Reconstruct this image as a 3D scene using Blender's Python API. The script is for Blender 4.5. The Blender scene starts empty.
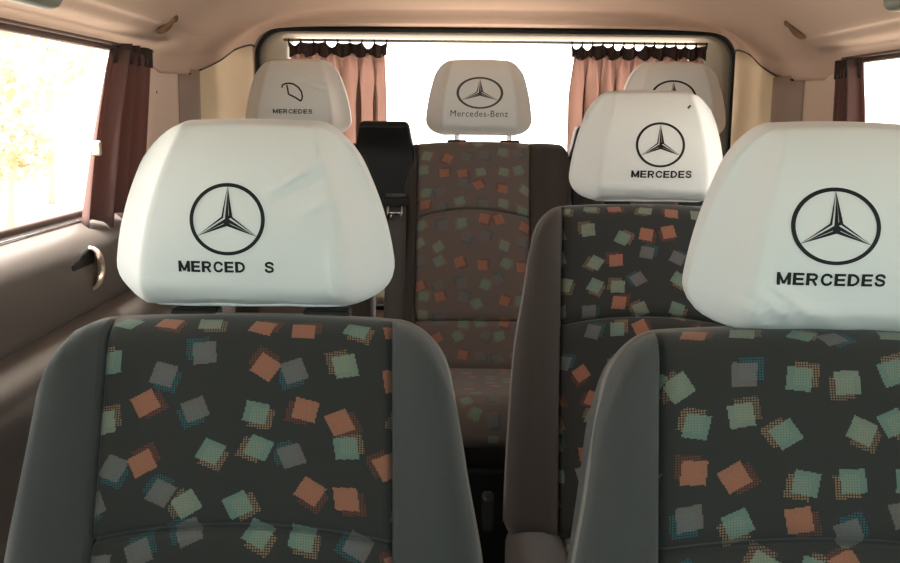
import bpy, bmesh, math, random
from mathutils import Vector, Matrix
from mathutils.bvhtree import BVHTree
S = bpy.context.scene
C = S.collection
PI = math.pi
rnd_ = random.Random(7)

# ------------------------------------------------------------------ materials
def lin(c):
    return tuple(((v/255)/12.92 if v/255 <= .04045 else ((v/255+.055)/1.055)**2.4) for v in c) + (1,)

def mat(name, rgb, rough=.6, bump=0, bscale=400, spec=.3, metal=0, var=0, vscale=6, sheen=0):
    m = bpy.data.materials.new(name); m.use_nodes = True
    N = m.node_tree.nodes; L = m.node_tree.links
    b = N['Principled BSDF']
    b.inputs['Base Color'].default_value = lin(rgb)
    b.inputs['Roughness'].default_value = rough
    b.inputs['Specular IOR Level'].default_value = spec
    b.inputs['Metallic'].default_value = metal
    b.inputs['Sheen Weight'].default_value = sheen
    tc = N.new('ShaderNodeTexCoord')
    if bump:
        n = N.new('ShaderNodeTexNoise'); n.inputs['Scale'].default_value = bscale; n.inputs['Detail'].default_value = 3
        L.new(tc.outputs['Object'], n.inputs['Vector'])
        bp = N.new('ShaderNodeBump'); bp.inputs['Strength'].default_value = bump; bp.inputs['Distance'].default_value = .002
        L.new(n.outputs['Fac'], bp.inputs['Height']); L.new(bp.outputs['Normal'], b.inputs['Normal'])
    if var:
        n = N.new('ShaderNodeTexNoise'); n.inputs['Scale'].default_value = vscale; n.inputs['Detail'].default_value = 4
        L.new(tc.outputs['Object'], n.inputs['Vector'])
        mx = N.new('ShaderNodeMix'); mx.data_type = 'RGBA'
        mx.inputs['A'].default_value = tuple(v*(1-var) for v in lin(rgb)[:3]) + (1,)
        mx.inputs['B'].default_value = tuple(min(1, v*(1+var)) for v in lin(rgb)[:3]) + (1,)
        L.new(n.outputs['Fac'], mx.inputs['Factor']); L.new(mx.outputs['Result'], b.inputs['Base Color'])
    return m

def cloth_mat(name, rgb, trans, trgb=None):
    m = bpy.data.materials.new(name); m.use_nodes = True
    N = m.node_tree.nodes; L = m.node_tree.links
    N.remove(N['Principled BSDF']); out = N['Material Output']
    d = N.new('ShaderNodeBsdfDiffuse'); d.inputs['Color'].default_value = lin(rgb)
    t = N.new('ShaderNodeBsdfTranslucent'); t.inputs['Color'].default_value = lin(trgb or rgb)
    mx = N.new('ShaderNodeMixShader'); mx.inputs[0].default_value = trans
    L.new(d.outputs[0], mx.inputs[1]); L.new(t.outputs[0], mx.inputs[2]); L.new(mx.outputs[0], out.inputs[0])
    return m

def glass_mat(name, rgb):
    m = bpy.data.materials.new(name); m.use_nodes = True
    N = m.node_tree.nodes; L = m.node_tree.links
    N.remove(N['Principled BSDF']); out = N['Material Output']
    t = N.new('ShaderNodeBsdfTransparent'); t.inputs['Color'].default_value = tuple(rgb)+(1,)
    g = N.new('ShaderNodeBsdfGlossy'); g.inputs['Roughness'].default_value = .02
    lw = N.new('ShaderNodeLayerWeight'); pw = N.new('ShaderNodeMath'); pw.operation = 'POWER'; pw.inputs[1].default_value = 5
    L.new(lw.outputs['Facing'], pw.inputs[0]); f = N.new('ShaderNodeMath'); f.operation = 'MULTIPLY'; f.inputs[1].default_value = .35; L.new(pw.outputs[0], f.inputs[0])
    mx = N.new('ShaderNodeMixShader')
    L.new(f.outputs[0], mx.inputs[0]); L.new(t.outputs[0], mx.inputs[1]); L.new(g.outputs[0], mx.inputs[2]); L.new(mx.outputs[0], out.inputs[0])
    return m

def pattern_mat(name, base=(50, 49, 47), bright=1.0):
    """dark upholstery with scattered two-tone woven squares; UV is in metres"""
    m = bpy.data.materials.new(name); m.use_nodes = True
    N = m.node_tree.nodes; L = m.node_tree.links
    b = N['Principled BSDF']; b.inputs['Roughness'].default_value = .9; b.inputs['Specular IOR Level'].default_value = .15
    b.inputs['Sheen Weight'].default_value = .15
    def vm(op, a, c=None, s=None):
        n = N.new('ShaderNodeVectorMath'); n.operation = op
        for i, v in enumerate((a, c)):
            if v is None: continue
            if isinstance(v, tuple): n.inputs[i].default_value = v
            else: L.new(v, n.inputs[i])
        if s is not None:
            if isinstance(s, float): n.inputs['Scale'].default_value = s
            else: L.new(s, n.inputs['Scale'])
        return n.outputs[0]
    def mt(op, a, c=None, e=None):
        n = N.new('ShaderNodeMath'); n.operation = op
        for i, v in enumerate((a, c, e)):
            if v is None: continue
            if isinstance(v, (int, float)): n.inputs[i].default_value = v
            else: L.new(v, n.inputs[i])
        return n.outputs[0]
    def sep(v):
        n = N.new('ShaderNodeSeparateXYZ'); L.new(v, n.inputs[0]); return n.outputs
    uv = N.new('ShaderNodeUVMap').outputs[0]
    sn = vm('SNAP', uv, (.0013, .0013, .0013))
    p = vm('SCALE', sn, s=20.5)
    vo = N.new('ShaderNodeTexVoronoi'); vo.voronoi_dimensions = '2D'; vo.inputs['Scale'].default_value = 1; vo.inputs['Randomness'].default_value = .5
    L.new(p, vo.inputs['Vector'])
    loc = vm('SUBTRACT', p, vo.outputs['Position'])
    r, g, bl = sep(vo.outputs['Color'])[:3]
    ang = mt('MULTIPLY', mt('SUBTRACT', r, .5), 1.15)
    vr = N.new('ShaderNodeVectorRotate'); vr.rotation_type = 'Z_AXIS'; L.new(loc, vr.inputs['Vector']); L.new(ang, vr.inputs['Angle'])
    q = vr.outputs[0]
    def sq(v, h):
        x, y, _ = sep(vm('ABSOLUTE', v)); return mt('LESS_THAN', mt('MAXIMUM', x, y), h)
    main = sq(q, .242)
    sx = mt('SIGN', mt('SUBTRACT', mt('FRACT', mt('MULTIPLY', r, 7.3)), .4)); sy = mt('SIGN', mt('SUBTRACT', mt('FRACT', mt('MULTIPLY', g, 5.1)), .5))
    cx = N.new('ShaderNodeCombineXYZ'); L.new(mt('MULTIPLY', sx, .13), cx.inputs[0]); L.new(mt('MULTIPLY', sy, .11), cx.inputs[1])
    sec = sq(vm('SUBTRACT', q, cx.outputs[0]), .24)
    ux, uy, _ = sep(vm('SCALE', uv, s=1/.0026))
    st = mt('MULTIPLY', mt('GREATER_THAN', mt('FRACT', ux), .35), mt('GREATER_THAN', mt('FRACT', uy), .35))
    sec = mt('MULTIPLY', sec, st)
    def ramp(cols):
        n = N.new('ShaderNodeValToRGB'); n.color_ramp.interpolation = 'CONSTANT'
        e = n.color_ramp.elements
        e[0].position = 0; e[0].color = lin(cols[0]); e[1].position = .25; e[1].color = lin(cols[1])
        x = e.new(.52); x.color = lin(cols[2]); x = e.new(.80); x.color = lin(cols[3])
        L.new(bl, n.inputs[0]); return n.outputs[0]
    c1 = ramp([(160, 106, 84), (108, 130, 118), (108, 101, 98), (124, 134, 118)])
    c2 = ramp([(104, 62, 50), (134, 108, 84), (44, 88, 94), (122, 100, 80)])
    def mix(f, a, c):
        n = N.new('ShaderNodeMix'); n.data_type = 'RGBA'; L.new(f, n.inputs['Factor'])
        for k, v in (('A', a), ('B', c)):
            if isinstance(v, tuple): n.inputs[k].default_value = v
            else: L.new(v, n.inputs[k])
        return n.outputs['Result']
    col = mix(sec, lin(base), c2)
    # woven stipple inside the main square
    wv = N.new('ShaderNodeTexNoise'); wv.inputs['Scale'].default_value = 700; L.new(uv, wv.inputs['Vector'])
    f1 = mt('MULTIPLY', main, mt('SUBTRACT', 1, mt('MULTIPLY', wv.outputs['Fac'], .62)))
    col = mix(f1, col, c1)
    L.new(col, b.inputs['Base Color'])
    bp = N.new('ShaderNodeBump'); bp.inputs['Strength'].default_value = .3; bp.inputs['Distance'].default_value = .001
    L.new(wv.outputs['Fac'], bp.inputs['Height']); L.new(bp.outputs['Normal'], b.inputs['Normal'])
    return m

M = dict(
    cover=mat('white_stretch_cloth', (222, 221, 218), .75, bump=.15, bscale=60, spec=.15, sheen=.2),
    ink=mat('black_print', (18, 17, 18), .6),
    ink_faded=mat('faded_grey_print', (82, 76, 74), .7),
    bolster=mat('grey_bolster_cloth', (66, 66, 65), .8, bump=.5, bscale=900, spec=.2, sheen=.25),
    bolster_dark=mat('brown_grey_bolster_cloth', (62, 55, 51), .75, bump=.5, bscale=900, spec=.2, sheen=.2),
    fabric=pattern_mat('patterned_upholstery'),
    fabric_lit=pattern_mat('patterned_upholstery_rear_lit', base=(104, 92, 86)),  # same cloth, base lightened so the colour carries the bench's light
    piping=mat('grey_piping', (128, 120, 114), .45, spec=.4),
    black=mat('black_plastic', (24, 24, 24), .5, bump=.2, bscale=500),
    chrome=mat('bright_steel', (200, 200, 200), .25, metal=1),
    webbing=mat('grey_belt_webbing', (84, 80, 76), .8, bump=.4, bscale=800),
    headliner=mat('beige_headliner', (190, 165, 150), .95, bump=.3, bscale=300, spec=.1, var=.05, vscale=3),
    trim=mat('beige_plastic_trim', (206, 180, 160), .5, bump=.1, bscale=500, spec=.4),
    trim_dark=mat('shade_toned_trim', (150, 130, 118), .55, bump=.1, bscale=500),  # beige trim toned down, shading put into the colour
    quarter=mat('cream_quarter_panel', (222, 206, 176), .7, var=.06, vscale=8),
    panel=mat('grey_door_plastic', (100, 92, 87), .34, bump=.25, bscale=700, spec=.5),
    gasket=mat('brown_gasket', (92, 72, 64), .6),
    seal=mat('black_rubber_seal', (20, 21, 19), .6),
    tailgate=mat('grey_tailgate_trim', (150, 142, 128), .5, bump=.1, bscale=500),
    carpet=mat('dark_carpet', (34, 32, 31), .95, bump=.8, bscale=300),
    curtain=cloth_mat('dusty_pink_curtain', (150, 124, 118), .5, (214, 190, 181)),
    curtain_dark=cloth_mat('plum_brown_curtain', (112, 88, 84), .3, (150, 112, 104)),
    tape=cloth_mat('fold_shaded_tape', (74, 62, 60), .12),  # shade of the dense folds put into the cloth colour
    handle=mat('grey_green_plastic', (120, 122, 110), .5),
    hook=mat('brown_plastic', (104, 78, 58), .7, var=.4, vscale=90),
    glass=glass_mat('clear_side_glass', (.93, .96, .95)),
    windscreen=glass_mat('green_tinted_windscreen', (.36, .60, .63)),  # unseen; tint deepened to cool and dim daylight on the front seats
    frontglass=glass_mat('green_tinted_side_glass', (.55, .68, .68)),  # unseen front panes, tint added to dim light on the front seats
    rearglass=glass_mat('clear_rear_glass', (.96, .93, .9)),
    ground=mat('pale_concrete', (176, 168, 158), .9, var=.1, vscale=1.5),
    leaf=cloth_mat('glare_paled_leaves', (194, 172, 146), .4),  # glare put into a pale leaf colour
    bark=mat('glare_paled_bark', (178, 152, 138), .9),  # bark paled too, glare is in the colour
)

# ------------------------------------------------------------------ helpers
def tag(o, label=None, cat=None, group=None, kind=None):
    if label: o['label'] = label
    if cat: o['category'] = cat
    if group: o['group'] = group
    if kind: o['kind'] = kind
    return o

def empty(name, loc=(0, 0, 0), label=None, cat=None, group=None):
    o = bpy.data.objects.new(name, None); C.objects.link(o); o.location = loc; o.empty_display_size = .05
    return tag(o, label, cat, group)

def obj(name, bm, m, parent=None, smooth=True, mats=None):
    me = bpy.data.meshes.new(name); bm.to_mesh(me); bm.free()
    for x in (mats or [m]): me.materials.append(x)
    if smooth:
        for p in me.polygons: p.use_smooth = True
    o = bpy.data.objects.new(name, me); C.objects.link(o)
    if parent is not None: o.parent = parent
    return o

def normals(bm):
    bmesh.ops.recalc_face_normals(bm, faces=bm.faces); return bm

def tube(pts, r, seg=8, closed=False, bm=None):
    bm = bm or bmesh.new(); pts = [Vector(p) for p in pts]; n = len(pts); rings = []
    up = None
    for i, p in enumerate(pts):
        if closed: t = pts[(i+1) % n]-pts[i-1]
        else: t = pts[min(i+1, n-1)]-pts[max(i-1, 0)]
        t.normalize()
        if up is None:
            up = Vector((0, 0, 1)) if abs(t.z) < .9 else Vector((1, 0, 0))
        a = t.cross(up).normalized(); up = a.cross(t).normalized()
        rr = r[i] if isinstance(r, (list, tuple)) else r
        rings.append([bm.verts.new(p+rr*(math.cos(2*PI*k/seg)*a+math.sin(2*PI*k/seg)*up)) for k in range(seg)])
    for i in range(n if closed else n-1):
        A, B = rings[i], rings[(i+1) % n]
        for k in range(seg): bm.faces.new((A[k], A[(k+1) % seg], B[(k+1) % seg], B[k]))
    if not closed:
        bm.faces.new(rings[0]); bm.faces.new(rings[-1])
    return normals(bm)

def rnd(p, h, r):
    q = [max(-(hh-r), min(hh-r, v)) for v, hh in zip(p, h)]
    d = Vector([a-b for a, b in zip(p, q)]); l = d.length
    if l < 1e-9: return Vector(p)
    return Vector(q)+d*(r/l)

def axis(h, r, n, extra=()):
    e = [h-r+r*math.tan(PI/4*k/4) for k in range(1, 5)]
    v = [-x for x in e]+e+[-(h-r)+2*(h-r)*k/n for k in range(n+1)]
    for c, w in extra:
        v = [x for x in v if abs(x-c) > w*2.2]+[c+w*k for k in (-2, -1, -.5, 0, .5, 1, 2)]
    out = []
    for x in sorted(v):
        if not out or x-out[-1] > 1e-5: out.append(x)
    return out

def box_surface(xs, ys, zs, f, classify=None, uvf=None):
    """lofted closed box surface; returns {class: bmesh}"""
    faces = []
    X, Y, Z = len(xs)-1, len(ys)-1, len(zs)-1
    for i in range(X):
        for k in range(Z):
            faces.append(('front', [(i, 0, k), (i+1, 0, k), (i+1, 0, k+1), (i, 0, k+1)]))
            faces.append(('back', [(i, Y, k), (i, Y, k+1), (i+1, Y, k+1), (i+1, Y, k)]))
    for i in range(X):
        for j in range(Y):
            faces.append(('bottom', [(i, j, 0), (i, j+1, 0), (i+1, j+1, 0), (i+1, j, 0)]))
            faces.append(('top', [(i, j, Z), (i+1, j, Z), (i+1, j+1, Z), (i, j+1, Z)]))
    for j in range(Y):
        for k in range(Z):
            faces.append(('left', [(0, j, k), (0, j, k+1), (0, j+1, k+1), (0, j+1, k)]))
            faces.append(('right', [(X, j, k), (X, j+1, k), (X, j+1, k+1), (X, j, k+1)]))
    cache = {}; out = {}
    for side, idx in faces:
        c = [sum(a)/4 for a in zip(*[(xs[i], ys[j], zs[k]) for i, j, k in idx])]
        cl = classify(side, c) if classify else 'body'
        if cl not in out:
            b = bmesh.new(); out[cl] = (b, {}, b.loops.layers.uv.new('UVMap'))
        b, vd, uvl = out[cl]
        vs = []
        for t in idx:
            if t not in cache: cache[t] = f(xs[t[0]], ys[t[1]], zs[t[2]])
            if t not in vd: vd[t] = b.verts.new(cache[t])
            vs.append(vd[t])
        fc = b.faces.new(vs)
        if uvf:
            for lp, t in zip(fc.loops, idx): lp[uvl].uv = uvf(xs[t[0]], ys[t[1]], zs[t[2]])
    return {k: v[0] for k, v in out.items()}

def rbox(h, r, loc=(0, 0, 0), n=(6, 4, 6), f=None, uvf=None):
    def g(x, y, z):
        p = rnd((x, y, z), h, r)
        if f: p = f(p)
        return p+Vector(loc)
    return box_surface(axis(h[0], r, n[0]), axis(h[1], r, n[1]), axis(h[2], r, n[2]), g, uvf=uvf)['body']

def sstep(a, b, x):
    t = max(0, min(1, (x-a)/(b-a))); return t*t*(3-2*t)

def g2(x, w): return math.exp(-(x/w)**2) if abs(x) < 4*w else 0

# ------------------------------------------------------------------ seat
def seat_back(root, L, hx, xs_, arcs, recline, hinge, mats, seed, names=('backrest', 'backrest_insert', 'lumbar_insert'), top_rc=.10, taper=.17, cx=0, pipe=True, crown=.012, bol=.024, xo=0):
    """a backrest reclining about its hinge; origin of the local frame is the hinge"""
    hy, hz, r = .06, L/2, .035
    ca, sa = math.cos(recline), math.sin(recline)
    def place(p):
        y, z = p.y, p.z+hz
        return Vector((p.x+cx, hinge[0]+y*ca+z*sa, hinge[1]-y*sa+z*ca))
    def f(x, y, z):
        p = rnd((x, y, z), (hx, hy, hz), r)
        t = (z+hz)/(2*hz); wf = max(0, -p.y/hy)
        ax = abs(p.x); ao = abs(p.x-xo)
        if ax > hx-top_rc:
            dr = top_rc*.95*(1-math.sqrt(max(0, 1-((ax-(hx-top_rc))/top_rc)**2)))
            p.z -= dr*sstep(hz-.32, hz-.0, z)
        p.z -= crown*(ax/hx)**2*sstep(0, hz, z)
        for za, ah in arcs:
            if ao < xs_: p.z += ah*(1-(ao/xs_)**2)*g2(z-za, .13)
            if abs(x-xo) < xs_-.001: p.y += wf*.012*g2(z-za, .0034)
        p.y -= wf*bol*sstep(xs_-.01, xs_+.055, ao)*(1-.3*sstep(hx-.06, hx, ax))
        p.y -= wf*.010*math.cos(min(1, ao/xs_)*PI/2)*math.sin(t*PI)
        p.y += wf*.011*g2(abs(x-xo)-xs_, .0035)
        T = max(0, t)**1.5; oi = 1-taper*.35*T; oo = 1-taper*T; sg = 1 if p.x > 0 else -1; xe = xs_+sg*xo; a_ = abs(p.x)
        if a_ <= xe: p.x *= oi
        else: p.x = sg*(xe*oi+(a_-xe)*(hx*oo-xe*oi)/(hx-xe))
        return place(p)
    extra = [(xo-xs_, .0028), (xo+xs_, .0028)]
    def cls(side, c):
        if side == 'front' and abs(c[0]-xo) < xs_:
            return 'lo' if (arcs and c[2] < arcs[0][0]) else 'up'
        if side == 'top' and abs(c[0]-xo) < xs_ and c[1] < 0: return 'up'
        return 'body'
    du = seed*.371
    def uvf(x, y, z):
        v = z+hz if y <= -hy+.0001 else 2*hz+(y+hy)
        return (x*.93+du+1, v+seed*.57)
    sf = box_surface(axis(hx, r, 22, extra), axis(hy, r, 3), axis(hz, r, 26, [(a[0], .0026) for a in arcs]), f, cls, uvf)
    body = obj(names[0], sf['body'], mats[0], root)
    obj(names[1], sf['up'], mats[1], root)
    if 'lo' in sf: obj(names[2], sf['lo'], mats[1], root)
    if pipe:
        yp = -hy*.25; pts = []
        for k in range(40): pts.append(f(-hx, yp, -hz+.03+(2*hz-.07)*k/39))
        for k in range(81): pts.append(f(-hx+.012+(2*hx-.024)*k/80, yp, hz))
        for k in range(40): pts.append(f(hx, yp, hz-.04-(2*hz-.07)*k/39))
        obj('piping', tube(pts, .0038, 6), M['piping'], root)
    return f, hz

def cushion(root, hx, y0, y1, ztop, mats, seed, cx=0, thick=.13, xs_=.15, names=('seat_cushion', 'cushion_insert')):
    hy = (y1-y0)/2; hz = thick/2; r = .04
    def f(x, y, z):
        p = rnd((x, y, z), (hx, hy, hz), r); wf = max(0, p.z/hz)
        p.z += wf*.02*sstep(xs_-.01, xs_+.05, abs(p.x)) - wf*.008*g2(abs(x)-xs_, .0035)
        p.z += wf*.03*(-(p.y)/hy)
        return Vector((p.x+cx, p.y+(y0+y1)/2, p.z+ztop-hz))
    cls = lambda s, c: 'in' if (s in ('top', 'front') and abs(c[0]) < xs_) else 'body'
    uvf = lambda x, y, z: (x+1+seed*.7, y+1+(z-hz)+seed*.3)
    sf = box_surface(axis(hx, r, 20, [(-xs_, .0028), (xs_, .0028)]), axis(hy, r, 14), axis(hz, r, 3), f, cls, uvf)
    obj(names[0], sf['body'], mats[0], root); obj(names[1], sf['in'], mats[1], root)

def headrest(root, c, hx, hz, topback, cx=0, tilt=0):
    """padded block on two steel posts; c is the cushion centre, topback the (y,z) where posts enter the backrest"""
    def f(p):
        k = 1-.36*max(0, (p.z+hz)/(2*hz))**1.5
        return Vector((p.x*k*.80, p.y*.55+.008, p.z*.85))
    obj('headrest', rbox((hx, .05, hz), .03, c, (8, 4, 6), f), M['bolster'], root)
    for s in (-1, 1):
        x = c[0]+.012+s*.072
        ps = obj('headrest_post', tube([(x, c[1], c[2]-hz*.6), (x, c[1]+.002, c[2]-hz-.004), (x, topback[0], topback[1]-.06)], .0065, 10), M['chrome'], root)
        obj('post_sleeve', rbox((.026, .014, .010), .004, (x, topback[0]-.002, topback[1]+.001), (3, 2, 2)), M['black'], ps)

# ------------------------------------------------------------------ headrest covers with printed marks
def project(bm, bvh, y0=-.5, off=.0007):
    bad = []
    for v in bm.verts:
        h = bvh.ray_cast(Vector((v.co.x, y0, v.co.z)), Vector((0, 1, 0)))
        if h[0] is None: bad.append(v); continue
        v.co = h[0]+Vector((0, -off, 0))
    if bad: bmesh.ops.delete(bm, geom=bad, context='VERTS')
    return bm

def grid_cut(bm, step=.004):
    xs = [v.co.x for v in bm.verts]; zs = [v.co.z for v in bm.verts]
    for lo, hi, nrm in ((min(xs), max(xs), Vector((1, 0, 0))), (min(zs), max(zs), Vector((0, 0, 1)))):
        n = int((hi-lo)/step)
        for k in range(1, n+1):
            co = nrm*(lo+step*k)
            bmesh.ops.bisect_plane(bm, geom=bm.verts[:]+bm.edges[:]+bm.faces[:], plane_co=co, plane_no=nrm)
    return bm

def poly(bm, pts):
    vs = [bm.verts.new((x, 0, z)) for x, z in pts]; bm.faces.new(vs)

def emblem_bm(cx, cz, rx, rz, w=.1):
    bm = bmesh.new(); n = 72
    P = lambda a, k: (cx+rx*k*math.cos(a), cz+rz*k*math.sin(a))
    for i in range(n):
        a, b = 2*PI*i/n, 2*PI*(i+1)/n
        poly(bm, [P(a, 1), P(b, 1), P(b, 1-w), P(a, 1-w)])
    for j in range(3):
        a = PI/2+j*2*PI/3
        T = P(a, .93); O = P(a, 0); R = P(a-PI/3, .17); Lf = P(a+PI/3, .17)
        lerp = lambda p, q, t: (p[0]+(q[0]-p[0])*t, p[1]+(q[1]-p[1])*t)
        dark, thin = (R, Lf) if j != 1 else (Lf, R)
        poly(bm, [O, lerp(O, dark, .3), T, ])            # fine ridge line down the blade
        poly(bm, [lerp(O, dark, .42), dark, T])
        poly(bm, [lerp(O, thin, .66), thin, T])
        poly(bm, [O, lerp(O, thin, .35), lerp(T, O, .25)])
        poly(bm, [O, dark, lerp(dark, T, .25)])
    return bm

def stroke_bm(pts, w):
    bm = bmesh.new()
    for i in range(len(pts)-1):
        (x0, z0), (x1, z1) = pts[i], pts[i+1]
        l = math.hypot(x1-x0, z1-z0); nx, nz = -(z1-z0)/l*w/2, (x1-x0)/l*w/2
        poly(bm, [(x0+nx, z0+nz), (x1+nx, z1+nz), (x1-nx, z1-nz), (x0-nx, z0-nz)])
    return bm

def text_bm(s, cx, cz, w, h, bold=.02):
    cu = bpy.data.curves.new('t', 'FONT'); cu.body = s; cu.offset = bold; cu.resolution_u = 3
    cu.space_character = 1.08
    o = bpy.data.objects.new('t', cu); C.objects.link(o)
    me = bpy.data.meshes.new_from_object(o.evaluated_get(bpy.context.evaluated_depsgraph_get()))
    bm = bmesh.new(); bm.from_mesh(me)
    bpy.data.objects.remove(o); bpy.data.curves.remove(cu); bpy.data.meshes.remove(me)
    x0 = min(v.co.x for v in bm.verts); x1 = max(v.co.x for v in bm.verts)
    y0 = min(v.co.y for v in bm.verts); y1 = max(v.co.y for v in bm.verts)
    for v in bm.verts:
        v.co = Vector((cx-w/2+(v.co.x-x0)/(x1-x0)*w, 0, cz-h/2+(v.co.y-y0)/(y1-y0)*h))
    return bm

GLY = {
 'E': (1, [[(.13, 0), (.13, 1)], [(.13, .1), (1, .1)], [(.13, .5), (.93, .5)], [(.13, .9), (1, .9)]]),
 'M': (1.25, [[(.13, 0), (.13, 1)], [(1.12, 0), (1.12, 1)], [(.13, .97), (.625, .1)], [(1.12, .97), (.625, .1)]]),
 'D': (1.08, [[(.13, 0), (.13, 1)], [(.13, .1), (.5, .1), (.78, .2), (.93, .38), (.95, .5), (.93, .62), (.78, .8), (.5, .9), (.13, .9)]]),
 'R': (1.08, [[(.13, 0), (.13, 1)], [(.13, .9), (.68, .9), (.86, .83), (.92, .7), (.86, .56), (.68, .47), (.13, .47)], [(.55, .47), (.93, 0)]]),
 'C': (1.08, [[(.98, .68), (.88, .82), (.68, .9), (.45, .9), (.25, .8), (.14, .6), (.14, .4), (.25, .2), (.45, .1), (.68, .1), (.88, .18), (.98, .32)]]),
 'S': (1.0, [[(.9, .7), (.82, .84), (.62, .91), (.36, .91), (.17, .83), (.13, .71), (.22, .59), (.5, .52), (.78, .44), (.88, .3), (.82, .16), (.62, .09), (.36, .09), (.16, .17), (.09, .32)]]),
 ' ': (.8, [])}
def block_text(s, cx, cz, w, h, bold=.22):
    adv = sum(GLY[c][0] for c in s)+.22*(len(s)-1); u = w/adv; x = cx-w/2
    bm = bmesh.new()
    for c in s:
        gw, st = GLY[c]
        for path in st:
            P = [(x+px*u, cz-h/2+pz*h) for px, pz in path]
            diag = len(path) == 2 and path[0][0] != path[1][0] and path[0][1] != path[1][1]
            wd = (.0032 if path[0][0] == path[-1][0] and len(path) == 2 else .0024)*h/.0118
            if diag: wd *= 1.0
            for i in range(len(P)-1):
                (x0, z0), (x1, z1) = P[i], P[i+1]
                l = math.hypot(x1-x0, z1-z0); nx, nz = -(z1-z0)/l*wd/2, (x1-x0)/l*wd/2
                e = wd*.18 if len(P) > 2 else 0; ex, ez = (x1-x0)/l*e, (z1-z0)/l*e
                poly(bm, [(x0+nx-ex, z0+nz-ez), (x1+nx+ex, z1+nz+ez), (x1-nx+ex, z1-nz+ez), (x0-nx-ex, z0-nz-ez)])
        x += (gw+.22)*u
    return bm

def make_cover(loc, label, marks, folds=(), hx=.148, hz=.1, hy=.058, tilt=.12, rotz=0, roll=0, top=.62, inset=.026, topr=1):
    root = empty('headrest_cover', loc, label, 'headrest cover', 'white cloth headrest covers')
    root.rotation_euler = (tilt, roll, rotz)
    r = .042
    def f(x, y, z):
        p = rnd((x, y, z), (hx, hy, hz), r)
        t = (p.z+hz)/(2*hz)
        k = 1-(1-top)*max(0, t)**2.1
        fr = max(0, min(1, (-p.y-.0)/hy))
        ax = abs(p.x)/hx
        p.x *= k
        p.x *= 1-inset/hx*sstep(0, 1, fr)
        p.z -= .010*(p.x/hx)**2*t + .018*max(0, ax-.75)/.25*0
        p.y -= (.012*(1-(ax)**2)*math.sin(PI*t) + .012*(1-t))*fr
        p.y += .02*t*t if y > 0 else .038*max(0, t)**2.4*fr
        xc = (hx-.046)*k
        if fr > .05 and abs(p.x) > xc: p.y += fr*1.15*(abs(p.x)-xc)
        if fr > .4: p.y -= .0028*g2(abs(p.x)-xc, .005)*sstep(-.1, .0, p.z+.03)
        # stretch folds
        if fr > .3:
            for (x1, z1, x2, z2, a, w) in folds:
                dx, dz = x2-x1, z2-z1; l = math.hypot(dx, dz)
                u = ((p.x-x1)*dx+(p.z-z1)*dz)/l/l; d = ((p.x-x1)*dz-(p.z-z1)*dx)/l
                if -.1 < u < 1.1: p.y -= 2.4*a*g2(d, w)*math.sin(PI*(u+.1)/1.2)
            p.y -= .0012*math.sin(p.x*95+math.sin(p.z*60)*2)*g2(p.z+hz*.95, .014)
        return p
    uvf = lambda x, y, z: (x, z)
    sf = box_surface(axis(hx, r, 58), axis(hy, r, 6), axis(hz, r, 40), f, None, uvf)['body']
    normals(sf)
    bvh = BVHTree.FromBMesh(sf)
    obj('cloth', sf, M['cover'], root)
    # elastic hem round the underside
    pts = []
    for k in range(64):
        a = 2*PI*k/64; ex = math.copysign(abs(math.cos(a))**.35, math.cos(a)); ey = math.copysign(abs(math.sin(a))**.5, math.sin(a))
        q = f(ex*(hx-.045), ey*(hy-.024), -hz); pts.append((q.x, q.y, q.z+.0005))
    obj('hem', tube(pts, .0028, 6, True), M['cover'], root)
    for name, bm, m in marks:
        project(grid_cut(bm), bvh)
        for fc in bm.faces: fc.normal_update()
        obj(name, bm, M[m], root)
    return root

# ------------------------------------------------------------------ camera
PITCH = math.radians(9.45); ROLL = math.radians(.6)
cam = bpy.data.objects.new('camera', bpy.data.cameras.new('camera')); C.objects.link(cam)
cam.data.lens = 40; cam.data.sensor_width = 36; cam.data.clip_start = .02
cam.matrix_world = Matrix.Translation((0, 0, 1.30)) @ Matrix.Rotation(PI/2-PITCH, 4, 'X') @ Matrix.Rotation(ROLL, 4, 'Z')
S.camera = cam
CAM = cam.matrix_world.copy()
def W(px, py, Y):
    """the place at depth Y (metres behind the dashboard camera) that the photograph shows at px, py"""
    d = (CAM.to_3x3() @ Vector(((px-450)/1000, (281.5-py)/1000, -1)))
    return CAM.translation + d*(Y/d.y)

# ------------------------------------------------------------------ shell of the van
XL, XR = -.70, .90
FL = .25
def struct(name, bm, m, parent=None, smooth=True, mats=None):
    o = obj(name, bm, m, parent, smooth, mats)
    if parent is None: o['kind'] = 'structure'
    return o

def thick(o, t):
    md = o.modifiers.new('thickness', 'SOLIDIFY'); md.thickness = t; md.offset = 1 if t > 0 else 1
    return o

def loft(rows):
    bm = bmesh.new(); V = [[bm.verts.new(p) for p in r] for r in rows]
    for a, b in zip(V, V[1:]):
        for i in range(len(a)-1): bm.faces.new((a[i], a[i+1], b[i+1], b[i]))
    return bm

def spline(pts, n=6):
    out = []
    P = [pts[0]]+list(pts)+[pts[-1]]
    for i in range(1, len(P)-2):
        for k in range(n):
            t = k/n
            out.append(tuple(.5*((2*b)+(-a+c)*t+(2*a-5*b+4*c-d)*t*t+(-a+3*b-3*c+d)*t**3) for a, b, c, d in zip(P[i-1], P[i], P[i+1], P[i+2])))
    out.append(tuple(pts[-1])); return out

# floor
bm = bmesh.new(); bmesh.ops.create_cube(bm, size=1)
bmesh.ops.scale(bm, verts=bm.verts, vec=(1.56, 3.9, .03)); bmesh.ops.translate(bm, verts=bm.verts, vec=(.10, 1.25, FL-.015))
struct('floor', bm, M['carpet'])

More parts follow.
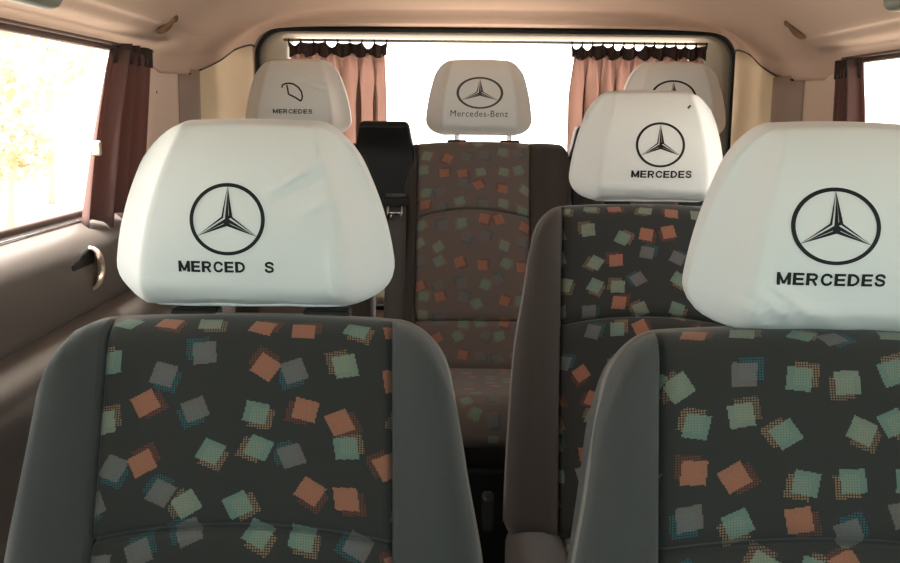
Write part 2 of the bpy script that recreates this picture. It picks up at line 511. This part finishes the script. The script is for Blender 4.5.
# ceiling: half profiles (distance in from the side wall, height)
def ceil_row(Y):
    base = [(0, 1.430), (.012, 1.434), (.03, 1.449), (.085, 1.456), (.103, 1.468), (.112, 1.474), (.125, 1.477), (.15, 1.50), (.22, 1.55), (.33, 1.592), (.50, 1.612), (.80, 1.62)]
    pil = [(.034, 1.388), (.037, 1.41), (.045, 1.435), (.075, 1.452), (.100, 1.466), (.110, 1.472), (.125, 1.480), (.155, 1.508), (.22, 1.55), (.33, 1.59), (.50, 1.608), (.80, 1.615)]
    pil2 = [(.052, 1.392), (.054, 1.415), (.062, 1.438), (.082, 1.458), (.098, 1.470), (.112, 1.482), (.13, 1.496), (.16, 1.516), (.23, 1.552), (.34, 1.584), (.50, 1.600), (.80, 1.606)]
    pre = [(.040, 1.408), (.050, 1.430), (.062, 1.450), (.085, 1.468), (.100, 1.480), (.115, 1.491), (.132, 1.502), (.165, 1.522), (.24, 1.555), (.35, 1.584), (.50, 1.598), (.80, 1.604)]
    mid = [(.062, 1.440), (.070, 1.455), (.080, 1.470), (.095, 1.486), (.108, 1.498), (.120, 1.508), (.137, 1.519), (.17, 1.536), (.25, 1.564), (.36, 1.586), (.50, 1.598), (.80, 1.603)]
    pre2 = [(.080, 1.478), (.084, 1.486), (.092, 1.496), (.104, 1.508), (.115, 1.52), (.127, 1.53), (.145, 1.541), (.18, 1.556), (.26, 1.578), (.36, 1.592), (.50, 1.599), (.80, 1.602)]
    back = [(.104, 1.498), (.105, 1.504), (.108, 1.512), (.114, 1.522), (.122, 1.532), (.134, 1.540), (.150, 1.547), (.18, 1.553), (.26, 1.557), (.36, 1.559), (.50, 1.560), (.80, 1.561)]
    b2 = [(d-.003, z+(.004 if d > .2 else -.001)) for d, z in back]
    keys = [(-.9, base), (2.26, base), (2.35, pil), (2.50, pil2), (2.66, pre), (2.80, mid), (2.92, pre2), (2.985, [(d+.012, z+(.010 if d < .11 else .004 if d < .2 else -.004)) for d, z in pre2]), (3.015, b2), (3.09, back)]
    for (y0, a), (y1, b) in zip(keys, keys[1:]):
        if Y <= y1: break
    t = max(0, min(1, (Y-y0)/(y1-y0))); t = t*t*(3-2*t) if y0 in (2.26, 2.985) else t
    h = [(p[0]*(1-t)+q[0]*t, p[1]*(1-t)+q[1]*t) for p, q in zip(a, b)]
    sh = (.010*sstep(2.26, 2.35, Y)-.022*sstep(2.35, 2.6, Y)+.068*max(0, min(1, (Y-2.66)/.43)))
    left = [(XL+d, Y, z) for d, z in h]
    right = [(XR-max(0, d-sh), Y, z) for d, z in reversed(h[:-1])]
    dz = .13*sstep(.1, -.52, Y) if Y < .1 else 0  # unseen front roof lowered so the cover tops catch less sky light
    return spline([(x, y, z-dz*sstep(1.44, 1.6, z)) for x, y, z in left+right], 2)
ys = [-.52, -.3, -.1, .1, .4, .8, 1.2, 1.6, 2.0, 2.2, 2.26, 2.29, 2.32, 2.35, 2.42, 2.50, 2.58, 2.66, 2.73, 2.80, 2.86, 2.92, 2.95, 2.985, 3.0, 3.015, 3.03, 3.045, 3.07, 3.09]
c_o = struct('ceiling', loft([ceil_row(y) for y in ys]), M['headliner'])
md = c_o.modifiers.new('t', 'SOLIDIFY'); md.thickness = .03; md.offset = 1

for k in (0, -1):
    obj('edge_gap', tube(spline([ceil_row(y)[k] for y in (2.52, 2.66, 2.80, 2.92, 3.02, 3.09)], 5), .0028, 6), M['seal'], c_o)
# side walls
def side_profile(s):
    X = XL if s < 0 else XR
    p = [(.0, 1.10), (.004, 1.098), (.012, 1.090), (.026, 1.083), (.042, 1.075), (.054, 1.060), (.060, 1.035), (.062, .995), (.060, .965), (.050, .952), (.056, .945), (.085, .938), (.100, .925), (.105, .905), (.098, .87), (.075, .80), (.05, .70), (.045, .50), (.04, FL)]
    return [(X-s*d, z) for d, z in p]
def wall(s, name):
    X = XL if s < 0 else XR
    prof = spline(side_profile(s), 3)
    bm = bmesh.new()
    rows = [[(x, y, z) for x, z in prof] for y in (-.55, -.2, .2, .66, .84, 1.2, 1.6, 2.0, 2.28, 2.6, 2.9, 3.12)]
    V = [[bm.verts.new(p) for p in r] for r in rows]
    for a, b in zip(V, V[1:]):
        for i in range(len(a)-1): bm.faces.new((a[i], a[i+1], b[i+1], b[i]))
    o = struct(name, normals(bm), M['panel'])
    md = o.modifiers.new('t', 'SOLIDIFY'); md.thickness = .02; md.offset = 0
    # door pillar between the windows
    bm = rbox((.03, .10, .19), .012, (X, .75, 1.265), (2, 3, 4)); obj('pillar_trim', bm, M['trim'], o)
    # light strip and gasket along the glass
    bm = bmesh.new(); 
    obj('window_strip', tube([(X-s*.014, .86, 1.098), (X-s*.014, 2.2, 1.098)], .0052, 8), M['chrome'], o)
    obj('window_gasket', tube([(X-s*.003, .86, 1.110), (X-s*.003, 2.27, 1.110)], .007, 8), M['gasket'], o)
    obj('window_gasket', tube([(X-s*.004, .86, 1.428), (X-s*.004, 2.27, 1.428)], .007, 8), M['gasket'], o)
    return o
wl = wall(-1, 'wall_left'); wr = wall(1, 'wall_right')

def plan_panel(pts, z0, ztop, m, name, parent=None, nz=10):
    """vertical trim panel following a plan line, its top edge following ztop(x, y)"""
    rows = []
    P = spline(pts, 5)
    for k in range(nz+1):
        rows.append([(x, y, z0+(ztop(i/(len(P)-1))-z0)*k/nz) for i, (x, y) in enumerate(P)])
    o = obj(name, normals(loft(rows)), m, parent)
    md = o.modifiers.new('t', 'SOLIDIFY'); md.thickness = .008; md.offset = 0
    if parent is None: o['kind'] = 'structure'
    return o
zp = lambda t: 1.452-.006*t
# left rear pillar and quarter
plan_panel([(-.715, 2.27), (-.700, 2.285), (-.684, 2.32), (-.674, 2.40), (-.668, 2.47)], .98, lambda t: 1.45, M['trim'], 'trim_1')
plan_panel([(-.6675, 2.47), (-.652, 2.53), (-.650, 2.60), (-.662, 2.66)], .98, lambda t: 1.406, M['trim_dark'], 'trim_2')
plan_panel([(-.668, 2.655), (-.655, 2.76), (-.63, 2.92), (-.604, 3.09)], .90, lambda t: 1.445+.068*math.sin(t*PI/2)**.8, M['quarter'], 'wall_left_rear')
# right
plan_panel([(.915, 2.27), (.900, 2.285), (.884, 2.32), (.872, 2.40), (.864, 2.49)], .98, lambda t: 1.45, M['trim'], 'trim_3')
plan_panel([(.8635, 2.49), (.843, 2.55), (.839, 2.63), (.850, 2.69)], .98, lambda t: 1.406, M['trim_dark'], 'trim_4')
plan_panel([(.853, 2.68), (.853, 2.78), (.854, 2.92), (.858, 3.09)], .90, lambda t: 1.435+.075*math.sin(t*PI/2)**.8, M['quarter'], 'wall_right_rear')
# trim screws
for p in ((-.682, 2.335, 1.345), (.882, 2.335, 1.345)):
    bm = bmesh.new(); bmesh.ops.create_uvsphere(bm, u_segments=10, v_segments=6, radius=.006)
    o = obj('screw_cap', bm, M['chrome']); o.location = p
    tag(o, 'small bright screw cap on the %s rear pillar trim' % ('left' if p[0] < 0 else 'right'), 'screw cap')

# tailgate: black seal, grey frame, glass
GX0, GX1, GZ0, GZ1 = -.590, .852, .70, 1.552
def rrect(x0, x1, z0, z1, r, y, n=8):
    pts = []
    for cx_, cz_, a0 in ((x1-r, z1-r, 0), (x0+r, z1-r, PI/2), (x0+r, z0+r, PI), (x1-r, z0+r, 1.5*PI)):
        for k in range(n+1):
            a = a0+PI/2*k/n; pts.append((cx_+r*math.cos(a), y, cz_+r*math.sin(a)))
    return pts
seal = struct('trim_5', tube(rrect(GX0, GX1, GZ0, GZ1, .085, 3.10), .009, 10, True), M['seal'])
loops = [rrect(GX0+.006, GX1-.006, GZ0, GZ1-.004, .08, 3.11), rrect(GX0+.03, GX1-.03, GZ0+.03, GZ1-.010, .07, 3.13), rrect(GX0+.075, GX1-.075, GZ0+.06, GZ1-.015, .045, 3.15), rrect(GX0+.085, GX1-.085, GZ0+.07, GZ1-.016, .03, 3.20)]
bm = bmesh.new(); V = [[bm.verts.new(p) for p in l] for l in loops]; n = len(V[0])
for a, b in zip(V, V[1:]):
    for i in range(n): bm.faces.new((a[i], a[(i+1) % n], b[(i+1) % n], b[i]))
tg = struct('wall_rear', normals(bm), M['tailgate'])
md = tg.modifiers.new('t', 'SOLIDIFY'); md.thickness = .01; md.offset = 0
lo2 = [rrect(GX0-.10, GX1+.07, GZ0-.1, GZ1+.08, .12, 3.085), rrect(GX0-.002, GX1+.002, GZ0, GZ1+.002, .085, 3.10), rrect(GX0+.004, GX1-.004, GZ0, GZ1-.004, .082, 3.115)]
bm = bmesh.new(); V = [[bm.verts.new(p) for p in l] for l in lo2]
for a, b in zip(V, V[1:]):
    for i in range(n): bm.faces.new((a[i], a[(i+1) % n], b[(i+1) % n], b[i]))
struct('trim_6', normals(bm), M['headliner'])
# lower tailgate panel
bm = rbox((.66, .02, .16), .01, (.147, 3.17, .62)); 
struct('door_1', bm, M['tailgate'])

def pane(name, pts, m):
    bm = bmesh.new(); bm.faces.new([bm.verts.new(p) for p in pts])
    return struct(name, bm, m, smooth=False)
pane('window_1', [(XL-.006, .85, 1.105), (XL-.006, 2.29, 1.105), (XL-.006, 2.29, 1.435), (XL-.006, .85, 1.435)], M['glass'])
pane('window_2', [(XR+.006, .85, 1.105), (XR+.006, 2.29, 1.105), (XR+.006, 2.29, 1.435), (XR+.006, .85, 1.435)], M['glass'])
pane('window_3', [(XL-.006, -.45, 1.105), (XL-.006, .65, 1.105), (XL-.006, .65, 1.435), (XL-.006, -.2, 1.435)], M['frontglass'])
pane('window_4', [(XR+.006, -.45, 1.105), (XR+.006, .65, 1.105), (XR+.006, .65, 1.435), (XR+.006, -.2, 1.435)], M['frontglass'])
pane('window_5', [(GX0+.08, 3.20, .78), (GX1-.08, 3.20, .78), (GX1-.08, 3.20, GZ1-.012), (GX0+.08, 3.20, GZ1-.012)], M['rearglass'])
pane('window_6', [(XL, -.95, 1.02), (XR, -.95, 1.02), (XR-.06, -.52, 1.47), (XL+.06, -.52, 1.47)], M['windscreen'])
# dashboard under the windscreen
def dashf(p):
    return Vector((p.x, p.y+.0, p.z+.05*sstep(0, .25, p.y)))
dash = obj('dashboard', rbox((.77, .19, .33), .06, (.10, -.66, .60), (8, 6, 4), dashf), M['black'])
tag(dash, 'black dashboard under the windscreen, ahead of the front seats', 'dashboard')
bm = rbox((.8, .02, .36), .01, (.10, -.92, .62)); struct('wall_front', bm, M['panel'])

# ------------------------------------------------------------------ fittings
def latch(s):
    X = XL if s < 0 else XR
    root = empty('sliding_door_latch', (X-s*.062, 1.72, 1.028), 'pale thumb latch in a dark recess on the %s door panel below the window' % ('left' if s < 0 else 'right'), 'door latch')
    bm = rbox((.006, .055, .034), .005, (-s*.002, -.02, .002), (2, 4, 4), lambda p: Vector((p.x, p.y, p.z*(.45+.55*sstep(-.055, .03, p.y)))))
    obj('recess', bm, M['black'], root)
    pts = []; 
    bm = bmesh.new(); rows = []
    for k in range(15):
        a = -PI/2+PI*k/14
        rows.append([(-s*(.004+.014*math.cos(t))*1.5, .012+.040*math.cos(a)*(.35+.65*math.sin(t)), .040*math.sin(a)*(.35+.65*math.sin(t))+.0) for t in [PI/2*j/5 for j in range(6)]])
    o = obj('thumb_lever', normals(loft(rows)), M['trim'], root); md = o.modifiers.new('t', 'SOLIDIFY'); md.thickness = .006
latch(-1)

def grab(s):
    c = (-.548, 1.28, 1.459) if s < 0 else (.735, 1.60, 1.500)
    root = empty('grab_handle', c, 'grey-green plastic grab handle on the ceiling above the %s windows' % ('left' if s < 0 else 'right'), 'grab handle')
    root.rotation_euler = (0, s*.75, 0)
    obj('dark_opening_plate', rbox((.035, .17, .006), .004, (0, -.05, .026), (3, 6, 2)), M['trim_dark'], root)  # dark plate stands in for the shaded opening above the crease
    pts = [(0, .12, .016), (0, .115, -.004), (0, .09, -.014), (0, 0, -.016), (0, -.14, -.014), (0, -.165, -.004), (0, -.17, .016)]
    bm = tube(spline(pts, 4), .016, 12)
    obj('grip', bm, M['handle'], root)
grab(-1); grab(1)

def coat_hook(p, q, label):
    a, b = Vector(p), Vector(q); mid = (a+b)/2; d = (b-a)
    root = empty('coat_hook', mid, label, 'coat hook')
    pts = [tuple(-d/2), tuple(-d/4+Vector((0, -.004, -.006))), tuple(Vector((0, -.006, -.008))), tuple(d/4+Vector((0, -.004, -.006))), tuple(d/2)]
    obj('hook_arm', tube(spline(pts, 4), [.0045+.0035*math.sin(PI*i/16) for i in range(17)], 8), M['hook'], root)
    bm = bmesh.new(); bmesh.ops.create_uvsphere(bm, u_segments=12, v_segments=8, radius=.009); bmesh.ops.translate(bm, verts=bm.verts, vec=d/2)
    obj('hook_tip', bm, M['hook'], root)

def ceil_hit(px, py):
    me = c_o.data; b = bmesh.new(); b.from_mesh(me); t = BVHTree.FromBMesh(b); b.free()
    o = CAM.translation; d = (W(px, py, 1)-o).normalized()
    return t.ray_cast(o, d)[0]
h1, h2 = ceil_hit(157, 31), ceil_hit(174, 18)
if h1 and h2: coat_hook(h1, h2, 'worn brown coat hook on the ceiling above the left rear pillar')
h1, h2 = ceil_hit(806, 37), ceil_hit(788, 23)
if h1 and h2: coat_hook(h1, h2, 'worn brown coat hook on the ceiling above the right rear pillar')

# ------------------------------------------------------------------ curtains
def sheet(P, nu, nv, m, name, parent, t=.0012):
    bm = loft([[P(i/nu, k/nv) for i in range(nu+1)] for k in range(nv+1)])
    o = obj(name, normals(bm), m, parent)
    md = o.modifiers.new('t', 'SOLIDIFY'); md.thickness = t; md.offset = 0
    return o

ZR = 1.519
def rear_curtain(x0, x1, seed, n, label):
    root = empty('curtain', ((x0+x1)/2, 3.115, .95), label, 'curtain', 'rear window curtains')
    r = random.Random(seed); ph = [r.uniform(0, 6.3) for _ in range(4)]
    cx = (x0+x1)/2; Z0 = .95
    def Y(u, v):
        a = .019*(.35+.65*min(1, (1-v)*3))
        return a*math.sin(2*PI*n*u+1.2*math.sin(5*u+ph[0])+.8*math.sin(v*2+ph[1]))+.005*math.sin(2*PI*n*2.3*u+ph[2])+.004*math.sin(2*PI*n*.43*u+ph[3])
    def P(u, v):
        x = x0+(x1-x0)*(u*.96+.02+(.33/n)*math.sin(2*PI*n*u+ph[1])*min(1, (1-v)*4))
        return (x-cx, Y(u, v), (ZR-.042-.006*math.sin(2*PI*n*u+ph[0]))*v+1.0*(1-v)-Z0)
    sheet(P, int(n*20), 14, M['curtain'], 'curtain_cloth', root)
    nh = int(n*1.6); hr = [r.random()**1.6 for _ in range(nh)]
    def T(u, v):
        k = min(nh-1, int(u*nh)); top = ZR-.003-(.004+.016*hr[k])*abs(math.sin(PI*nh*u))**.8
        bot = ZR-.046-.005*math.sin(2*PI*n*u+ph[0])
        return (x0+(x1-x0)*u-cx, Y(u, .95)*1.1-.002+.003*math.sin(2*PI*nh*u), top*v+bot*(1-v)-Z0)
    sheet(T, nh*10, 4, M['tape'], 'gathered_heading', root)
    for k in range(nh+1):
        x = x0+(x1-x0)*k/nh-cx
        obj('hook', tube([(x, -.001, ZR-.018-Z0), (x+.001, -.008, ZR-.008-Z0), (x, -.006, ZR+.004-Z0), (x, .003, ZR+.004-Z0)], .0022, 5), M['black'], root)
    return root
rear_curtain(-.497, -.200, 3, 5.5, 'dusty pink pleated curtain at the left end of the rear window')
rear_curtain(.362, .770, 5, 8.5, 'dusty pink pleated curtain at the right end of the rear window')
rail = obj('curtain_rail', tube([(-.512, 3.113, ZR+.001), (.775, 3.113, ZR+.001)], .0045, 8), M['tailgate'])
tag(rail, 'thin grey curtain rail across the top of the rear window', 'curtain rail')

def side_curtain(s, top, bot, zt, zb, label, seed, dark):
    X = (XL if s < 0 else XR)-s*.035
    root = empty('curtain', (X, (top[0]+top[1])/2, zb), label, 'curtain', 'bunched side window curtains')
    oy, oz = (top[0]+top[1])/2, zb
    r = random.Random(seed); ph = [r.uniform(0, 6.3) for _ in range(3)]
    def P(u, v):
        w = v**1.0
        a, b = bot[0]*(1-w)+top[0]*w, bot[1]*(1-w)+top[1]*w
        bul = .012*math.sin(PI*v)
        y = a+(b-a)*u - bul*(1-u)
        x = .020*math.sin(2*PI*3.6*u+ph[0]+.5*v)*(1-.45*v)+.006*math.sin(2*PI*8*u+ph[1]+v)
        z = zb+(zt-zb)*v+(.012*math.sin(2*PI*3*u+ph[2]) if v < .02 else 0)
        return (-s*x, y-oy, z-oz)
    sheet(P, 70, 20, M[dark], 'curtain_cloth', root)
    def T(u, v):
        a, b = top
        return (-s*(.020*math.sin(2*PI*3.6*u+ph[0]+.5)*.55+.006*math.sin(2*PI*8*u+ph[1]+1)+.003), a+(b-a)*u-oy, zt-.03+.04*v-oz)
    sheet(T, 60, 3, M['tape'], 'gathered_heading', root)
    y = bot[0]*.6+top[0]*.4-.004
    obj('button', rbox((.008, .006, .014), .004, (-s*.02*0, y-oy-.006, (zb+(zt-zb)*.42)-oz), (2, 2, 2)), M['trim'], root)
side_curtain(-1, (2.02, 2.25), (1.82, 2.14), 1.425, 1.092, 'plum brown curtain gathered at the rear end of the left window', 11, 'curtain_dark')
side_curtain(1, (2.175, 2.295), (2.13, 2.28), 1.418, 1.118, 'plum brown curtain gathered at the rear end of the right window', 12, 'curtain_dark')
for s in (-1, 1):
    X = (XL if s < 0 else XR)-s*.035
    o = obj('curtain_rail', tube([(X, .9, 1.432), (X, 2.27, 1.432)], .003, 8), M['gasket'])
    tag(o, 'thin rail over the top of the %s side window' % ('left' if s < 0 else 'right'), 'curtain rail')

# ------------------------------------------------------------------ seats
FB = (M['bolster'], M['fabric']); RB = (M['bolster_dark'], M['fabric_lit'])
def bucket_seat(label, cx, hingeY, L, recline, seed, mats, cush_z, head, lever=None, arcs=((.0, .0),), ztilt=0, hx=.252):
    root = empty('passenger_seat', (cx, hingeY, FL), label, 'seat')
    root.rotation_euler = (0, 0, ztilt)
    f, hz = seat_back(root, L, hx, .158, arcs, recline, (0, cush_z-.04-FL), mats, seed)
    cushion(root, .25, -.50, .02, cush_z-FL, mats, seed)
    tp = f(0, 0, hz)
    head_c = (head[0]-cx, head[1]-hingeY, head[2]-FL)
    headrest(root, head_c, .14, .09, (tp.y, tp.z))
    # pedestal and runners
    obj('pedestal', rbox((.19, .19, (cush_z-.13-FL)/2), .02, (0, -.24, (cush_z-.13-FL)/2), (3, 3, 3), lambda p: Vector((p.x*(1.08-.1*(p.z > 0)), p.y, p.z))), M['black'], root)
    if lever:
        x, y, z = lever
        obj('recline_lever', rbox((.011, .018, .032), .008, (x-cx, y-hingeY, z-FL), (2, 2, 5), lambda p: Vector((p.x, p.y+.01*(p.z/.05), p.z))), M['black'], root)
    return root
HR = dict(fl=(-.219, 1.105, 1.192), fr=(.388, 1.00, 1.194), mid=(.372, 1.90, 1.247), rl=(-.425, 2.80, 1.345), rc=(.075, 2.80, 1.349), rr=(.608, 2.80, 1.348))
bucket_seat('grey bucket seat at left front with squares patterned middle', -.210, .915, .572, .30, 1, FB, .57, HR['fl'], arcs=((.05, .018),), hx=.264)
bucket_seat('grey bucket seat at right front, cut off by the edge of the photo', .352, .83, .581, .29, 2, FB, .57, HR['fr'], arcs=((.078, .012),))
bucket_seat('single dark patterned seat in the middle row behind the right front seat', .354, 1.715, .610, .28, 3, (M['bolster_dark'], M['fabric']), .585, HR['mid'], lever=(.072, 1.70, .60), arcs=((.080, .016),))

bench = empty('rear_bench_seat', (.09, 2.60, FL), 'wide dark rear bench seat below the back window with three backrests', 'bench seat')
for cx, hx, xs_, sd, L in ((-.475, .185, .12, 4, .62), (.008, .233, .152, 5, .622), (.463, .214, .135, 6, .60)):
    f, hz = seat_back(bench, L, hx, xs_, ((-.175, .0), (.10, .022)) if sd == 5 else ((.06, .02),), .26, (.0, .62-FL), RB, sd, top_rc=.035 if sd == 5 else .06, taper=.04, cx=cx, pipe=False, crown=.010, xo=-.038 if sd == 5 else 0)
    cushion(bench, hx-.003, -.50, .03, .665-FL, RB, sd, cx=cx, xs_=xs_, thick=.095)
    tp = f(0, 0, hz)
    hc = {4: HR['rl'], 5: HR['rc'], 6: HR['rr']}[sd]
    headrest(bench, (hc[0]-.09, hc[1]-2.60, hc[2]-FL), .135, .09, (tp.y, tp.z))
obj('bench_base', rbox((.64, .2, .13), .02, (.02, -.22, .13), (4, 3, 3)), M['black'], bench)
# belt towers beside the middle backrest
def tower(px, top, hw, name='belt_housing'):
    p = W(px, top, 2.70)
    def f(q):
        t = sstep(.02, .13, q.z); return Vector((q.x*(1-.2*t), q.y-.03*sstep(.06, .12, q.z), q.z))
    return obj(name, rbox((hw, .04, .13), .018, (p.x-.09, 2.715-2.60, p.z-.13-FL), (5, 4, 8), f), M['black'], bench)
tower(385, 121, .082); tower(592, 126, .06)

# seat belt hanging from the left housing
pt = W(396, 205, 2.64)
belt = empty('seat_belt', (pt.x, 2.62, FL+.3), 'grey seat belt with metal tongue hanging left of the middle rear backrest', 'seat belt')
def strip(P, w, t=.0015):
    return [[(x-w, y, z), (x, y-.001, z), (x+w, y, z)] for x, y, z in P]
zt = pt.z-(FL+.3)
o = obj('webbing', normals(loft(strip(spline([(0, .028, zt+.03), (0, .02, zt), (.001, .0, zt-.05), (0, -.02, zt-.20), (-.002, -.055, zt-.34), (0, -.09, zt-.45)], 5), .027))), M['webbing'], belt)
md = o.modifiers.new('t', 'SOLIDIFY'); md.thickness = .002
obj('retainer', rbox((.034, .012, .012), .004, (0, .0, zt+.01), (3, 2, 2)), M['black'], belt)
bm = tube([(-.018, -.012, zt+.0), (-.020, -.014, zt-.038)], .0035, 6); tube([(.018, -.012, zt+.0), (.014, -.014, zt-.038)], .0035, 6, bm=bm)
tube([(-.019, -.013, zt-.018), (.016, -.013, zt-.018)], .0045, 6, bm=bm)
tube([(-.010, -.013, zt-.018), (-.012, -.014, zt-.036)], .003, 6, bm=bm)
obj('metal_tongue', bm, M['chrome'], belt)

# ------------------------------------------------------------------ headrest covers
def std_marks(cx, ez, rx, rz, txt, tw, th, tz, tx=None, ink='ink'):
    return [('printed_emblem', emblem_bm(cx, ez, rx, rz), ink), ('printed_lettering', block_text(txt, cx if tx is None else tx, tz, tw, th), ink)]
bf = [(-.11, -.066, .08, -.070, .0022, .004), (-.08, -.080, .11, -.074, .0026, .0035), (-.02, -.088, .10, -.084, .002, .003)]
make_cover(HR['fl'], 'white headrest cover on the left front seat, its printed word missing a letter',
    std_marks(-.014, .006, .0395, .0365, 'MERCED  S', .100, .0118, -.043, tx=-.016),
    folds=bf+[(.03, .035, .10, .072, .003, .004), (.035, .022, .09, .05, -.002, .004), (.05, .05, .11, .085, .0025, .004), (.06, .01, .10, .03, .0015, .005), (.095, -.02, .10, -.09, .003, .006)], hx=.158, hz=.098)
make_cover(HR['fr'], 'white headrest cover on the right front seat, cut off by the photo edge',
    std_marks(-.026, .014, .0415, .0350, 'MERCEDES', .101, .0118, -.035, tx=-.028),
    folds=bf+[(-.10, -.045, -.05, -.085, .003, .004), (-.085, -.04, -.03, -.08, .0025, .004), (-.11, -.06, -.075, -.09, .003, .004), (-.06, -.055, .0, -.088, .002, .004)], hz=.100, top=.62)
make_cover(HR['mid'], 'white headrest cover on the middle row seat with a full ring emblem',
    std_marks(.008, .011, .045, .0395, 'MERCEDES', .110, .0130, -.041, tx=.012)+[('stain', stroke_bm([(.060, .074), (.066, .079)], .0035), 'ink_faded')],
    folds=bf, top=.68)
lf = [(1.25*a-.002, b+.002) for a, b in [(-.024, .028), (-.0245, .034), (-.019, .038), (-.010, .040), (.0, .038), (.011, .030), (.018, .018), (.020, .004), (.017, -.006), (.004, .004), (-.010, .012), (-.012, .026), (-.014, .035)]]
make_cover(HR['rl'], 'white cover on the left rear headrest with a crumpled leaf-like emblem',
    [('printed_emblem', stroke_bm(lf, .0042), 'ink'), ('printed_lettering', block_text('MERCEDES', -.004, -.031, .106, .0115), 'ink')],
    folds=bf+[(-.03, .07, .10, .04, .002, .005), (0, .05, .10, .02, .002, .005)], top=.66)
make_cover(HR['rc'], 'white cover on the middle rear headrest with a faded grey emblem',
    [('printed_emblem', emblem_bm(.0, .018, .063, .041, .11), 'ink_faded'), ('printed_lettering', text_bm('Mercedes-Benz', -.001, -.036, .155, .0165, 0), 'ink_faded')],
    folds=bf[:1], top=.74, inset=.015)
make_cover(HR['rr'], 'white cover on the right rear headrest, mostly hidden by the middle row one',
    std_marks(-.012, .012, .062, .045, 'MERCEDES', .112, .0130, -.060, ink='ink'), folds=bf[:1], top=.66, hx=.153)

# ------------------------------------------------------------------ outside
bm = bmesh.new(); bmesh.ops.create_grid(bm, x_segments=2, y_segments=2, size=60)
g = struct('ground', bm, M['ground'], smooth=False); g.location = (0, 0, -.45); g['kind'] = 'structure'
def tree(x, y, h, seed, label):
    root = empty('tree', (x, y, -.45), label, 'tree', 'trees outside the left window')
    r = random.Random(seed)
    obj('trunk', tube([(0, 0, 0), (.05, .02, h*.3), (-.05, .05, h*.6), (0, 0, h*.85)], [.07, .055, .04, .02], 8), M['bark'], root)
    bm = bmesh.new()
    cl = [(r.gauss(0, h*.2), r.gauss(0, h*.2), h*.6+r.gauss(0, h*.17), r.uniform(.25, .6)) for _ in range(14)]
    for _ in range(1500):
        a = r.choice(cl); d = Vector((r.gauss(0, 1), r.gauss(0, 1), r.gauss(0, 1))).normalized()*a[3]*r.random()**.4
        c = Vector(a[:3])+d; u = Vector((r.gauss(0, 1), r.gauss(0, 1), r.gauss(0, 1))).normalized(); v = u.orthogonal().normalized(); s_ = r.uniform(.05, .11)
        bm.faces.new([bm.verts.new(c+u*s_), bm.verts.new(c+v*s_*.5), bm.verts.new(c-u*s_), bm.verts.new(c-v*s_*.5)])
    obj('foliage', bm, M['leaf'], root, smooth=False)
for i, (x, y, h) in enumerate(((-6.5, 9.0, 3.2), (-8.2, 13.5, 3.6), (-5.6, 12.6, 2.8), (-7.6, 19, 4.4))):
    tree(x, y, h, 20+i, 'pale leafy tree washed out by glare beyond the left window')

# ------------------------------------------------------------------ light
w = bpy.data.worlds.new('World'); S.world = w; w.use_nodes = True
N = w.node_tree.nodes; L = w.node_tree.links
bg = N['Background']; bg.inputs['Color'].default_value = (1, .965, .92, 1); bg.inputs['Strength'].default_value = 4.4
sun = bpy.data.objects.new('sun', bpy.data.lights.new('sun', 'SUN')); C.objects.link(sun)
sun.data.energy = 24.0; sun.data.angle = .3; sun.data.color = (1, .95, .88)
sun.rotation_euler = (math.radians(22), 0, math.radians(-65))
S.view_settings.view_transform = 'Standard'; S.view_settings.look = 'None'
S.view_settings.exposure = 0.28; S.view_settings.gamma = 1; S.view_settings.use_curve_mapping = False
S.cycles.use_denoising = True
S.cycles.max_bounces = 10; S.cycles.diffuse_bounces = 6; S.cycles.transparent_max_bounces = 12
S.cycles.sample_clamp_indirect = 8
